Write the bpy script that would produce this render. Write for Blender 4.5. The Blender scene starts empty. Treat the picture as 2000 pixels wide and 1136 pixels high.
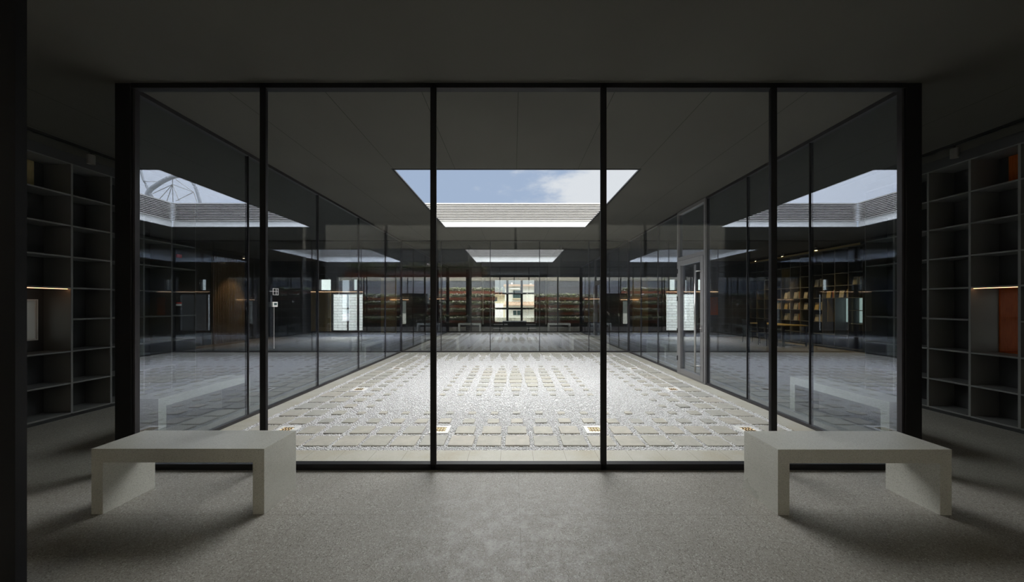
import bpy, math, random
import numpy as np
from mathutils import Vector, Matrix
R = random.Random(7)
SC = bpy.context.scene
COL = SC.collection
CX, CY, HW, H, EYE, F = 0.045, 6.745, 3.63, 3.56, 1.525, 636.0
OY, OH = 6.775, 1.85          # roof opening centre (depth) and half size

# ------------------------------------------------------------------ materials
def mat(name, col, rough=.6, metal=0., spec=.5):
    m = bpy.data.materials.new(name); m.use_nodes = True
    b = m.node_tree.nodes['Principled BSDF']
    b.inputs['Base Color'].default_value = (*col, 1)
    b.inputs['Roughness'].default_value = rough
    b.inputs['Metallic'].default_value = metal
    b.inputs['Specular IOR Level'].default_value = spec
    return m
def N(m, t, **kw):
    n = m.node_tree.nodes.new(t)
    for k, v in kw.items():
        if k in n.inputs: n.inputs[k].default_value = v
        else: setattr(n, k, v)
    return n
def L(m, a, b): m.node_tree.links.new(a, b)
def bsdf(m): return m.node_tree.nodes['Principled BSDF']
def ramp(m, fac, stops):
    r = N(m, 'ShaderNodeValToRGB'); e = r.color_ramp.elements
    while len(e) < len(stops): e.new(.5)
    for i, (p, c) in enumerate(stops):
        e[i].position = p; e[i].color = (*c, 1)
    L(m, fac, r.inputs[0]); return r.outputs[0]
def coords(m, kind='Object'): return N(m, 'ShaderNodeTexCoord').outputs[kind]
def wcoords(m): return N(m, 'ShaderNodeNewGeometry').outputs['Position']
def noise(m, co, scale, detail=3., rough=.5):
    n = N(m, 'ShaderNodeTexNoise', Scale=scale, Detail=detail, Roughness=rough); L(m, co, n.inputs['Vector']); return n.outputs[0]
def mixc(m, fac, a, b, mode='MIX'):
    n = N(m, 'ShaderNodeMix', data_type='RGBA', blend_type=mode)
    for s, v in ((n.inputs[0], fac), (n.inputs[6], a), (n.inputs[7], b)):
        if hasattr(v, 'is_output'): L(m, v, s)
        elif isinstance(v, (int, float)): s.default_value = v
        else: s.default_value = (*v, 1)
    return n.outputs[2]
def mth(m, op, a, b=0., c=0., clamp=False):
    n = N(m, 'ShaderNodeMath', operation=op, use_clamp=clamp)
    for s, v in zip(n.inputs, (a, b, c)):
        if hasattr(v, 'is_output'): L(m, v, s)
        else: s.default_value = v
    return n.outputs[0]
def bump(m, h, strength=.3, dist=.01):
    n = N(m, 'ShaderNodeBump', Strength=strength, Distance=dist); L(m, h, n.inputs['Height']); L(m, n.outputs[0], bsdf(m).inputs['Normal'])
def joints(m, co, axis, pitch, off, width):
    s = N(m, 'ShaderNodeSeparateXYZ'); L(m, co, s.inputs[0])
    a = mth(m, 'ADD', s.outputs[axis], -off + 1000 * pitch)
    f = mth(m, 'FRACT', mth(m, 'DIVIDE', a, pitch))
    d = mth(m, 'ABSOLUTE', mth(m, 'SUBTRACT', f, .5))
    return mth(m, 'GREATER_THAN', d, .5 - width / pitch / 2)

def terrazzo(name, base, dark, light, scale, rough, spread=.5, jn=None):
    m = mat(name, base, rough)
    co = wcoords(m)
    v = N(m, 'ShaderNodeTexVoronoi', Scale=scale); L(m, co, v.inputs['Vector'])
    s = N(m, 'ShaderNodeSeparateColor'); L(m, v.outputs['Color'], s.inputs[0])
    c = ramp(m, s.outputs[0], [(0, dark), (.06, dark), (.22, base), (.8, base), (1, light)])
    c = mixc(m, mth(m, 'MULTIPLY', noise(m, co, 3.5, 5), spread), c, base)
    n2 = noise(m, co, 1.3, 6, .6)
    c = mixc(m, 1., c, ramp(m, n2, [(.3, (.86, .85, .83)), (.7, (1.1, 1.1, 1.1))]), 'MULTIPLY')
    if jn:
        for ax, p, o in jn:
            c = mixc(m, mth(m, 'MULTIPLY', joints(m, co, ax, p, o, .004), .45), c, (.09, .08, .07))
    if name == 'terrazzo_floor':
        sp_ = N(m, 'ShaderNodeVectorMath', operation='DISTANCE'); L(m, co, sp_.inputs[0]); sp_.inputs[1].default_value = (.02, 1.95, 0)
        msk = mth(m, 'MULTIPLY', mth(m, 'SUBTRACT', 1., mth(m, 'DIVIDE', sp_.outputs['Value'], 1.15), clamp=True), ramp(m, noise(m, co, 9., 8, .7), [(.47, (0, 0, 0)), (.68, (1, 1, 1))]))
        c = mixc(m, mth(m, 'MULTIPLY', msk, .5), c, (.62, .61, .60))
    L(m, c, bsdf(m).inputs['Base Color'])
    L(m, ramp(m, n2, [(.35, (rough - .08,) * 3), (.7, (rough + .1,) * 3)]), bsdf(m).inputs['Roughness'])
    bump(m, s.outputs[1], .12, .002)
    return m
M = {}
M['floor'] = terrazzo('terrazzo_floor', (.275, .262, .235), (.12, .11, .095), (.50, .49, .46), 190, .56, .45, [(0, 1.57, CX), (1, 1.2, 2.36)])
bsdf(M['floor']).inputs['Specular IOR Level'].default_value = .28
M['bench'] = terrazzo('terrazzo_bench', (.50, .50, .45), (.26, .25, .21), (.60, .59, .54), 380, .35, .4)
M['ceiling'] = mat('ceiling_paint', (.10, .098, .086), .8, 0, .1)
_m = M['ceiling']; _c = wcoords(_m)
_s = N(_m, 'ShaderNodeSeparateXYZ'); L(_m, _c, _s.inputs[0])
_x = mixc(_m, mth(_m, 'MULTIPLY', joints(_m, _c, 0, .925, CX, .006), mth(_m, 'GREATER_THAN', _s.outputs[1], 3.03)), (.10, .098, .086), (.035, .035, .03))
_x = mixc(_m, 1., _x, ramp(_m, noise(_m, _c, .8, 3), [(.3, (.94, .94, .94)), (.7, (1.06, 1.06, 1.06))]), 'MULTIPLY')
L(_m, _x, bsdf(_m).inputs['Base Color'])
M['steelwhite'] = mat('weathered_white_steel', (.32, .33, .34), .6)
M['roof'] = mat('roof_membrane', (.5, .5, .48), .8)
M['fascia'] = mat('white_fascia', (.72, .72, .70), .5)
M['slat'] = mat('pale_louvre_metal', (.50, .48, .45), .5)
M['slat_back'] = mat('louvre_backing', (.012, .011, .011), .8)
M['frame'] = mat('black_aluminium', (.012, .012, .013), .5, 0, .25)
M['thinframe'] = mat('dark_bronze_joint', (.035, .033, .035), .4, 0, .3)
M['doorframe'] = mat('grey_door_aluminium', (.19, .185, .185), .4, .1)
M['wall'] = mat('dark_wall_paint', (.06, .06, .058), .7)
M['wallpanel'] = mat('dark_wall_panelling', (.07, .07, .068), .6)
_m = M['wallpanel']; _c = wcoords(_m)
_x = mixc(_m, joints(_m, _c, 2, .43, .03, .008), (.055, .056, .056), (.13, .13, .125))
_x = mixc(_m, joints(_m, _c, 0, .86, .2, .008), _x, (.12, .12, .115)); L(_m, _x, bsdf(_m).inputs['Base Color'])
M['shelf_edge'] = mat('shelf_grey', (.165, .165, .158), .5)
M['shelf_in'] = mat('shelf_back_grey', (.05, .05, .05), .6)
def wood(name, a, b, sc=6.):
    m = mat(name, a, .6, 0, .12); co = wcoords(m)
    mp = N(m, 'ShaderNodeMapping'); mp.inputs['Scale'].default_value = (14, 14, 1.2); L(m, co, mp.inputs[0])
    L(m, ramp(m, noise(m, mp.outputs[0], sc, 6, .6), [(.3, a), (.7, b)]), bsdf(m).inputs['Base Color']); return m
M['wood'] = wood('orange_wood', (.40, .085, .015), (.52, .13, .025))
M['olive'] = wood('pale_oak', (.40, .31, .14), (.52, .42, .22))
M['slatwood'] = wood('brown_oak_slats', (.24, .18, .12), (.33, .26, .18))
M['darkwood'] = wood('dark_stained_wood', (.03, .03, .032), (.055, .055, .058))
M['white'] = mat('white_paint', (.8, .79, .76), .5)
M['blackplastic'] = mat('black_plastic', (.02, .02, .02), .4)
M['spotmetal'] = mat('grey_lamp_housing', (.30, .29, .27), .35, .6)
M['steel'] = mat('brushed_steel', (.55, .54, .53), .3, .9)
M['red'] = mat('red_plastic', (.6, .03, .02), .4)
def emit(name, col, s):
    m = mat(name, col, .5); b = bsdf(m)
    b.inputs['Emission Color'].default_value = (*col, 1); b.inputs['Emission Strength'].default_value = s; return m
M['led'] = emit('warm_led', (1., .5, .24), 4)
M['ledfar'] = emit('warm_led_far', (1., .62, .36), 6)
M['groundlamp'] = emit('amber_lens', (1., .74, .42), .5)
M['redled'] = emit('red_led', (1., .05, .03), 1.5)
M['spotlens'] = emit('warm_lens', (1., .62, .42), .25)

def glass(name, tint, rtint, k):
    m = bpy.data.materials.new(name); m.use_nodes = True; t = m.node_tree; t.nodes.clear()
    out = N(m, 'ShaderNodeOutputMaterial'); mx = N(m, 'ShaderNodeMixShader')
    tr = N(m, 'ShaderNodeBsdfTransparent'); tr.inputs[0].default_value = (*tint, 1)
    gl = N(m, 'ShaderNodeBsdfGlossy'); gl.inputs['Roughness'].default_value = 0; gl.inputs[0].default_value = (*rtint, 1)
    lw = N(m, 'ShaderNodeLayerWeight', Blend=.5)
    f5 = mth(m, 'POWER', lw.outputs['Facing'], 4.6)
    Fr = mth(m, 'ADD', mth(m, 'MULTIPLY', f5, .95), .045)
    num = mth(m, 'MULTIPLY', Fr, k)                       # several panes of a sealed unit
    den = mth(m, 'ADD', mth(m, 'MULTIPLY', Fr, k - 1), 1.)
    fac = mth(m, 'DIVIDE', num, den, clamp=True)
    L(m, fac, mx.inputs[0]); L(m, tr.outputs[0], mx.inputs[1]); L(m, gl.outputs[0], mx.inputs[2]); L(m, mx.outputs[0], out.inputs[0])
    return m
M['glass_clear'] = glass('clear_glass', (.985, .99, .985), (.9, .95, 1.), .35)
M['glass_dark'] = glass('tinted_facade_glass', (.95, .98, .97), (.81, .86, 1.), 3.8)
M['glass_far'] = glass('reflective_far_glass', (.95, .96, .95), (.88, .91, .96), 6.5)
M['glass_tint'] = glass('smoked_glass', (.45, .46, .45), (.9, .95, 1.), .5)
M['glass_rear'] = glass('rear_glass', (.90, .89, .86), (.9, .95, 1.), .5)

# gravel & stones
m = M['gravel'] = mat('white_gravel', (.8, .79, .78), .8); co = wcoords(m)
v = N(m, 'ShaderNodeTexVoronoi', Scale=75.); L(m, co, v.inputs['Vector'])
s = N(m, 'ShaderNodeSeparateColor'); L(m, v.outputs['Color'], s.inputs[0])
c = ramp(m, s.outputs[0], [(0, (.50, .48, .46)), (.3, (.74, .73, .72)), (1, (.9, .9, .9))])
c = mixc(m, ramp(m, v.outputs['Distance'], [(.35, (0, 0, 0)), (.75, (1, 1, 1))]), c, (.3, .28, .26))
L(m, c, bsdf(m).inputs['Base Color']); bump(m, mth(m, 'SUBTRACT', 1., v.outputs['Distance']), .8, .01)
m = M['pebble'] = mat('white_pebble', (.8, .79, .78), .7); co = wcoords(m)
L(m, ramp(m, noise(m, co, 45, 2), [(.3, (.58, .56, .54)), (.45, (.82, .81, .80)), (.7, (.93, .93, .93))]), bsdf(m).inputs['Base Color'])
m = M['paver'] = mat('grey_beige_paver', (.4, .38, .33), .75)
oi = N(m, 'ShaderNodeObjectInfo'); co = wcoords(m)
c = ramp(m, oi.outputs['Random'], [(0, (.35, .345, .32)), (.5, (.41, .39, .33)), (1, (.46, .42, .36))])
c = mixc(m, 1., c, ramp(m, noise(m, co, 9, 6, .65), [(.3, (.8, .8, .78)), (.65, (1.12, 1.1, 1.06))]), 'MULTIPLY')
c = mixc(m, .35, c, ramp(m, noise(m, co, 320, 2), [(.3, (.12, .12, .11)), (.6, (.6, .58, .52))]))
L(m, c, bsdf(m).inputs['Base Color']); bump(m, noise(m, co, 60, 5), .25, .004)
def border_mat(name, axis):
    m = mat(name, (.45, .43, .36), .6); co = wcoords(m)
    c = ramp(m, noise(m, co, 2.2, 6, .6), [(.3, (.34, .29, .19)), (.5, (.40, .375, .30)), (.7, (.46, .44, .38))])
    c = mixc(m, .3, c, ramp(m, noise(m, co, 340, 2), [(.35, (.15, .14, .12)), (.6, (.7, .68, .6))]))
    c = mixc(m, mth(m, 'MULTIPLY', joints(m, co, axis, .3113 * 1.04, CX + .15, .004), .8), c, (.2, .18, .13))
    L(m, c, bsdf(m).inputs['Base Color']); return m
M['border_x'] = border_mat('border_stone_across', 0)
M['border_y'] = border_mat('border_stone_along', 1)
M['corten'] = mat('rusty_red_metal', (.30, .115, .08), .9, 0, .05)
M['soil'] = mat('dark_soil', (.05, .04, .03), .9)
m = M['flowers'] = mat('flowering_foliage', (.1, .15, .05), .7); co = wcoords(m)
L(m, ramp(m, noise(m, co, 14, 4, .7), [(.3, (.14, .20, .06)), (.44, (.34, .46, .16)), (.51, (.55, .55, .36)), (.57, (.95, .84, .92))]), bsdf(m).inputs['Base Color'])
def bricks(name, a, b, mo, sx=2., row=.1, bw=.25):
    m = mat(name, a, .8); co = wcoords(m); mp = N(m, 'ShaderNodeMapping'); mp.inputs['Rotation'].default_value = (math.pi / 2, 0, 0); L(m, co, mp.inputs[0])
    br = N(m, 'ShaderNodeTexBrick', Scale=1.); L(m, mp.outputs[0], br.inputs['Vector'])
    br.inputs['Color1'].default_value = (*a, 1); br.inputs['Color2'].default_value = (*b, 1); br.inputs['Mortar'].default_value = (*mo, 1)
    br.inputs['Mortar Size'].default_value = .012; br.inputs['Brick Width'].default_value = bw; br.inputs['Row Height'].default_value = row
    L(m, br.outputs[0], bsdf(m).inputs['Base Color']); return m
M['greytile'] = bricks('grey_boundary_blocks', (.19, .20, .22), (.22, .23, .25), (.16, .16, .17), row=.12, bw=.4)
M['beigetile'] = bricks('beige_small_tiles', (.50, .46, .38), (.54, .50, .42), (.33, .3, .25), row=.08, bw=.08)
M['whitebrick'] = bricks('white_brickwork', (.62, .64, .63), (.7, .71, .7), (.3, .3, .3), row=.16, bw=.5)
M['render'] = mat('pale_render', (.72, .74, .66), .9)
M['yellowrender'] = mat('yellowish_render', (.62, .56, .38), .9)
M['rooftile'] = mat('clay_roof_tile', (.52, .38, .27), .8)
M['rubble'] = terrazzo('rubble_stone', (.30, .30, .24), (.12, .12, .09), (.5, .48, .4), 4, .9)
M['houseglass'] = mat('dark_house_glass', (.06, .10, .10), .15)
M['ground'] = mat('outdoor_ground', (.28, .27, .25), .9)
M['cloth'] = mat('muted_fabric', (.09, .09, .09), .9)

# ------------------------------------------------------------------ mesh helpers
class MB:
    def __init__(s): s.v = []; s.f = []
    def box(s, x0, x1, y0, y1, z0, z1, rot=None, piv=None):
        p = [Vector((x, y, z)) for z in (z0, z1) for y in (y0, y1) for x in (x0, x1)]
        if rot is not None:
            c = Vector(piv) if piv is not None else Vector(((x0 + x1) / 2, (y0 + y1) / 2, (z0 + z1) / 2))
            p = [rot @ (q - c) + c for q in p]
        n = len(s.v); s.v += [tuple(q) for q in p]
        s.f += [tuple(n + i for i in q) for q in ((0, 2, 3, 1), (4, 5, 7, 6), (0, 1, 5, 4), (2, 6, 7, 3), (0, 4, 6, 2), (1, 3, 7, 5))]
        return s
    def tube(s, pts, r, seg=10, caps=True):
        pts = [Vector(p) for p in pts]; n0 = len(s.v); rings = []
        for i, p in enumerate(pts):
            d = (pts[min(i + 1, len(pts) - 1)] - pts[max(i - 1, 0)]).normalized()
            a = Vector((0, 0, 1)) if abs(d.z) < .9 else Vector((1, 0, 0))
            u = d.cross(a).normalized(); w = d.cross(u)
            rr = r[i] if isinstance(r, (list, tuple)) else r
            rings.append([len(s.v) + k for k in range(seg)])
            s.v += [tuple(p + rr * (math.cos(2 * math.pi * k / seg) * u + math.sin(2 * math.pi * k / seg) * w)) for k in range(seg)]
        for a, b in zip(rings, rings[1:]):
            s.f += [(a[k], a[(k + 1) % seg], b[(k + 1) % seg], b[k]) for k in range(seg)]
        if caps: s.f += [tuple(reversed(rings[0])), tuple(rings[-1])]
        return s
    def build(s, name, m, parent=None, bevel=0, origin=None, smooth=False):
        me = bpy.data.meshes.new(name)
        if origin is None and parent is None:
            xs = [q[0] for q in s.v]; ys = [q[1] for q in s.v]; zs = [q[2] for q in s.v]
            origin = ((min(xs) + max(xs)) / 2, (min(ys) + max(ys)) / 2, min(zs))
        o0 = Vector(origin) if origin is not None else Vector((0, 0, 0))
        me.from_pydata([tuple(Vector(q) - o0) for q in s.v], [], s.f); me.materials.append(m); me.update()
        if smooth: me.shade_smooth()
        o = bpy.data.objects.new(name, me); COL.objects.link(o); o.location = o0
        if parent: o.parent = parent
        if bevel:
            b = o.modifiers.new('bevel', 'BEVEL'); b.width = bevel; b.segments = 2; b.limit_method = 'ANGLE'
        return o
def tag(o, label=None, cat=None, group=None, kind=None):
    for k, v in (('label', label), ('category', cat), ('group', group), ('kind', kind)):
        if v: o[k] = v
    return o
def empty(name, loc=(0, 0, 0), rz=0.):
    o = bpy.data.objects.new(name, None); COL.objects.link(o); o.location = loc; o.rotation_euler = (0, 0, rz); o.empty_display_size = .1
    return o
def copy_tree(o, parent=None):
    c = o.copy(); COL.objects.link(c); c.parent = parent
    for ch in list(o.children): copy_tree(ch, c)
    return c
def panel_wall(mb, axis, c0, c1, u0, u1, v0, v1, holes):
    us = sorted({u0, u1, *[h[0] for h in holes], *[h[1] for h in holes]}); vs = sorted({v0, v1, *[h[2] for h in holes], *[h[3] for h in holes]})
    for a, b in zip(us, us[1:]):
        for c, d in zip(vs, vs[1:]):
            um, vm = (a + b) / 2, (c + d) / 2
            if any(h[0] < um < h[1] and h[2] < vm < h[3] for h in holes): continue
            if axis == 'y': mb.box(a, b, c0, c1, c, d)
            elif axis == 'x': mb.box(c0, c1, a, b, c, d)
            else: mb.box(a, b, c, d, c0, c1)
    return mb
def struct(o): o['kind'] = 'structure'; return o

YG = 3.03
XL, XR, YN, YF = CX - HW, CX + HW, CY - HW, CY + HW      # court glass planes
XO, YB, YR, XS = 11.5, 15.4, -1.3, 5.98                  # outer room wall, far wall, rear wall, side bookcases
EL, ER = 6.13, 5.54                                      # where left/right bookcase walls end
# ------------------------------------------------------------------ shell
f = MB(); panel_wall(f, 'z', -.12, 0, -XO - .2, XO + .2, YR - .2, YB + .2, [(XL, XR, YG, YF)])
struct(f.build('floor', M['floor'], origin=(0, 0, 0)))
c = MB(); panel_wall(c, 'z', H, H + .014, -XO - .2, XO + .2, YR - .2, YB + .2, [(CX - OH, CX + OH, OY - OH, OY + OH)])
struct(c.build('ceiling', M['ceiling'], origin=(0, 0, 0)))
c = MB(); panel_wall(c, 'z', H + .014, H + .12, -XO - .2, XO + .2, YR - .2, YB + .2, [(CX - OH - .7, CX + OH + .7, OY - OH - .7, OY + OH + .7)])
c.box(-XO - .2, XO + .2, YR - 1.1, YR - .2, H + .014, H + .12)  # added rear eave, out of view, holds sky light off the bench fronts
struct(c.build('roof_slab', M['roof'], origin=(0, 0, 0)))
t = MB(); panel_wall(t, 'z', H - .004, H + .016, CX - OH - .03, CX + OH + .03, OY - OH - .03, OY + OH + .03, [(CX - OH + .001, CX + OH - .001, OY - OH + .001, OY + OH - .001)])
struct(t.build('trim_1', M['frame']))
struct(MB().box(-60, 60, -30, 70, -.45, -.40).build('ground', M['ground']))

# side walls behind bookcases (niche windows cut through)
NR = (3.862, 4.262, .90, 1.735)       # right niche opening (y0,y1,z0,z1)
NLh = (4.02, 4.33, 1.06, 1.58)        # left niche opening
w = MB(); panel_wall(w, 'x', 6.36, 6.62, YR - .2, ER, 0, H, [NR]); w.box(6.62, XO + .2, ER - .15, ER, 0, H); w.box(XS, 6.36, YR, 2.56, 0, H)
struct(w.build('wall_right', M['wall']))
w = MB(); panel_wall(w, 'x', -6.62, -6.36, YR - .2, EL, 0, H, [NLh]); w.box(-XO - .2, -6.62, EL - .15, EL, 0, H); w.box(-6.36, -XS, YR, 2.69, 0, H)
struct(w.build('wall_left', M['wall']))
for sgn, y0, y1, nm in ((1, 2.56, ER, 'right'), (-1, 2.69, EL, 'left')):
    xa, xb = sorted((sgn * XS, sgn * 6.36))
    struct(MB().box(xa, xb, y0, y1, 3.43, H).build('trim_bulkhead_' + nm, M['shelf_in']))
    xa, xb = sorted((sgn * (XS + .02), sgn * 6.36))
    struct(MB().box(xa, xb, y0, y1, 0, .05).build('baseboard_' + nm, M['blackplastic']))
# outer room walls
struct(MB().box(XO, XO + .2, ER, YB, 0, H).build('wall_reading_room_right', M['wall']))
struct(MB().box(-XO - .2, -XO, EL, YB, 0, H).build('wall_reading_room_left', M['wall']))
mir = lambda h: (2 * CX - h[1], 2 * CX - h[0], h[2], h[3])
HA = (-.97, 1.065, .605, 2.76)
HB = [(-8.62, -7.12, .25, 2.04), (-9.25, -8.64, 2.18, 2.72), (-7.62, -7.30, 2.18, 2.72), (-5.38, -5.08, .58, 1.70)]
HBs = HB + [mir(h) for h in HB]
w = MB(); panel_wall(w, 'y', YB, YB + .2, -XO - .2, XO + .2, 0, H, [HA] + HBs)
struct(w.build('wall_far', M['wallpanel']))
for sg, nm in ((-1, 'left'), (1, 'right')):
    a, b = sorted((CX + sg * 1.56, CX + sg * 1.62)); struct(MB().box(a, b, 11.2, YB, 0, H).build('wall_added_baffle_' + nm, M['wall']))  # added partitions that block the far window's mirror image in the side glass
# rear wall with the wide window behind the camera
HRw = (-4.9, 4.9, .06, 3.42)
w = MB(); panel_wall(w, 'y', YR - .2, YR, -6.62, 6.62, 0, H, [HRw])
struct(w.build('wall_rear', M['wall']))
struct(MB().box(-2.78, -2.54, 1.66, 1.70, 0, H).build('column', M['frame']))

# ------------------------------------------------------------------ court glazing
def glazing(name, axis, p, u, gm, mw, deep, fm, z1=H, sill=.055, head=.042, inward=1, skip=()):
    """axis 'y': plane y=p running along x ; axis 'x': plane x=p running along y"""
    e = empty(name, (0, 0, 0)); struct(e)
    def bx(mb, a, b, c, d, z0, z1_):
        c, d = sorted((c, d))
        return mb.box(a, b, c, d, z0, z1_) if axis == 'y' else mb.box(c, d, a, b, z0, z1_)
    for i, (a, b) in enumerate(zip(u, u[1:])):
        if i in skip: continue
        bx(MB(), a + .004, b - .004, p - .006, p + .006, sill - .01, z1 - head + .01).build('glass_pane', gm, e)
        bx(MB(), a, b, p - deep * inward, p + .03 * inward, 0, sill).build('sill', fm, e, bevel=.003)
    for a in u[1:-1]:
        mb = bx(MB(), a - mw / 2, a + mw / 2, p - deep * inward, p - .008 * inward, 0, z1)
        bx(mb, a - mw * .25, a + mw * .25, p - .008 * inward, p + .018 * inward, 0, z1)
        mb.build('mullion', fm, e, bevel=.004)
    bx(MB(), u[0], u[-1], p - deep * inward, p + .03 * inward, z1 - head, z1).build('head_frame', fm, e)
    return e

UX = [CX + d for d in (-3.565, -2.355, -.785, .785, 2.355, 3.565)]
UY = [YG - .0 + .035] + [CY + d for d in ( -2.355, -.785, .785, 2.355, 3.60)]
g1 = glazing('window_1', 'y', YG, UX, M['glass_clear'], .055, .034, M['frame'])
for sgn in (-1, 1):
    a, b = sorted((CX + sgn * 3.565, CX + sgn * 3.715))
    MB().box(a, b, YG - .034, YG + .03, 0, H).build('corner_post', M['frame'], g1, bevel=.004)
    a, b = sorted((CX + sgn * 3.545, CX + sgn * 3.565))
    MB().box(a, b, YG - .02, YG + .02, 0, H).build('glazing_bead', M['thinframe'], g1)
g2 = glazing('window_2', 'x', XL, UY, M['glass_dark'], .024, .03, M['thinframe'], inward=1, sill=.04)
DY0, DY1 = 6.16, 7.22
UYR = [YG + .035, 4.03, 5.11, DY0, DY1, 8.27, 9.38, CY + 3.60]
g3 = glazing('window_3', 'x', XR, UYR, M['glass_dark'], .024, .03, M['thinframe'], inward=-1, skip=(3,), sill=.04)
UXF = [CX + d for d in (-3.63, -2.355, -.785, .785, 2.355, 3.63)]
g4 = glazing('window_4', 'y', YF, UXF, M['glass_far'], .034, .04, M['thinframe'], inward=-1, sill=.04)
for sgn in (-1, 1):
    MB().box(CX + sgn * 3.63 - .03, CX + sgn * 3.63 + .03, YF - .03, YF + .06, 0, H).build('corner_post', M['thinframe'], g4)

# glass door in the right facade
d = struct(empty('door_1', (0, 0, 0)))
x0, x1 = XR - .05, XR + .05
def ring_x(mb, xa, xb, y0, y1, z0, z1, t):
    mb.box(xa, xb, y0, y0 + t, z0, z1); mb.box(xa, xb, y1 - t, y1, z0, z1); mb.box(xa, xb, y0 + t, y1 - t, z0, z0 + t); mb.box(xa, xb, y0 + t, y1 - t, z1 - t, z1); return mb
fr = MB().box(x0, x1, DY0, DY0 + .05, 0, H - .01).box(x0, x1, DY1 - .05, DY1, 0, H - .01).box(x0, x1, DY0 + .05, DY1 - .05, H - .08, H - .01).box(x0, x1, DY0 + .05, DY1 - .05, 2.47, 2.55).box(x0, x1, DY0 + .05, DY1 - .05, 0, .03)
fr.build('door_frame', M['doorframe'], d, bevel=.004)
MB().box(XR - .006, XR + .006, DY0 + .05, DY1 - .05, 2.55, H - .08).build('transom_glass', M['glass_dark'], d)
lf = ring_x(MB(), XR - .06, XR + .02, DY0 + .055, DY1 - .055, .035, 2.465, .10).build('door_leaf', M['doorframe'], d, bevel=.004)
MB().box(XR - .006, XR + .006, DY0 + .15, DY1 - .15, .13, 2.37).build('door_glass', M['glass_dark'], lf)
hd = MB().tube([(XR - .13, DY0 + .20, .20), (XR - .13, DY0 + .20, 2.30)], .017, 12)
for z in (.33, 2.17): hd.tube([(XR - .13, DY0 + .20, z), (XR - .06, DY0 + .11, z)], .012, 8)
hd.build('pull_handle', M['steel'], lf, smooth=True)
MB().box(XR - .075, XR - .055, DY0 + .085, DY0 + .125, 1.0, 1.12).tube([(XR - .075, DY0 + .105, 1.06), (XR - .09, DY0 + .105, 1.06)], .012, 10).build('lock', M['steel'], lf)
for z in (.3, .9, 1.6, 2.2):
    MB().tube([(XR - .07, DY1 - .052, z), (XR - .07, DY1 - .052, z + .1)], .012, 8).build('hinge', M['blackplastic'], lf)

# rear glazing
struct(glazing('window_5', 'y', YR - .1, [-4.9, -2.93, .045, 3.03, 4.9], M['glass_rear'], .06, .05, M['frame'], z1=3.42, sill=.1, head=.05))

# ------------------------------------------------------------------ roof opening surround
up = OH + 1.0
zf, zt = 3.975, 4.50
for k, (nm, where) in enumerate((('far', 'along the far side of the roof opening'), ('near', 'along the near side of the roof opening'),
                   ('left', 'along the left side of the roof opening'), ('right', 'along the right side of the roof opening'))):
    e = empty('louvre_screen', (CX, OY, H + .12), (0, math.pi, math.pi / 2, -math.pi / 2)[k])
    tag(e, 'pale horizontal louvres above a white band ' + where, 'louvre screen', 'louvre screens around the roof opening')
    ul = up + .0 if k < 2 else up - .03; a = zf - H - .12; b = zt - H - .12
    MB().box(-ul, ul, up, up + .05, 0, a).build('fascia', M['fascia'], e)
    MB().box(-ul, ul, up + .10, up + .13, a, b).build('backing', M['slat_back'], e)
    s_ = MB(); n = 11; pt = (b - a) / n
    for i in range(n):
        s_.box(-ul, ul, up - .05, up + .095, a + i * pt + .016, a + i * pt + .034)
    s_.box(-ul, ul, up - .02, up + .13, b, b + .012)
    s_.build('slats', M['slat'], e)

# ------------------------------------------------------------------ courtyard ground
struct(MB().box(XL, XR, YG, YF, -.16, -.006).build('ground_gravel_bed', M['gravel']))
BI = 3.345
b1 = MB().box(XL, XR, YG, CY - BI, -.1, .002); struct(b1.build('trim_2', M['border_x']))
b1 = MB().box(XL, XR, CY + BI, YF, -.1, .002); struct(b1.build('trim_3', M['border_x']))
b1 = MB().box(XL, CX - BI, CY - BI, CY + BI, -.1, .002); struct(b1.build('trim_4', M['border_y']))
b1 = MB().box(CX + BI, XR, CY - BI, CY + BI, -.1, .002); struct(b1.build('trim_5', M['border_y']))
P = .3113
size = {10: .266, 9: .226, 8: .152, 7: .10, 4: .098, 3: .155, 2: .195, 1: .24, 0: .268}
def paver_mesh(sz, seed):
    r = random.Random(seed); h = sz / 2; n = 5; cr = .014
    outline = []
    for cx_, cy_, a0 in ((h - cr, h - cr, 0), (-h + cr, h - cr, 90), (-h + cr, -h + cr, 180), (h - cr, -h + cr, 270)):
        for k in range(n):
            a = math.radians(a0 + 90 * k / (n - 1)); outline.append((cx_ + cr * math.cos(a) + r.uniform(-.0012, .0012), cy_ + cr * math.sin(a) + r.uniform(-.0012, .0012)))
    v = []; F_ = []; N_ = len(outline)
    for z, ins in ((-.045, 0), (.006, 0), (.010, .004)):
        v += [(x * (1 - ins / h), y * (1 - ins / h), z) for x, y in outline]
    for l in range(2):
        F_ += [(l * N_ + k, l * N_ + (k + 1) % N_, (l + 1) * N_ + (k + 1) % N_, (l + 1) * N_ + k) for k in range(N_)]
    F_.append(tuple(range(2 * N_, 3 * N_)))
    me = bpy.data.meshes.new('paver'); me.from_pydata(v, [], F_); me.materials.append(M['paver']); me.update(); return me
pm = {k: [paver_mesh(s, k * 10 + j) for j in range(3)] for k, s in size.items()}
ordn = ['first', 'second', 'third', 'fourth', 'fifth', 'sixth', 'seventh', 'eighth', 'ninth', 'tenth', 'eleventh', 'twelfth', 'thirteenth', 'fourteenth', 'fifteenth', 'sixteenth', 'seventeenth', 'eighteenth', 'nineteenth', 'twentieth', 'twenty-first']
szname = {10: 'large', 9: 'large', 8: 'medium', 7: 'small', 4: 'small', 3: 'medium', 2: 'medium', 1: 'large', 0: 'large'}
cells = []; lamps = []
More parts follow.
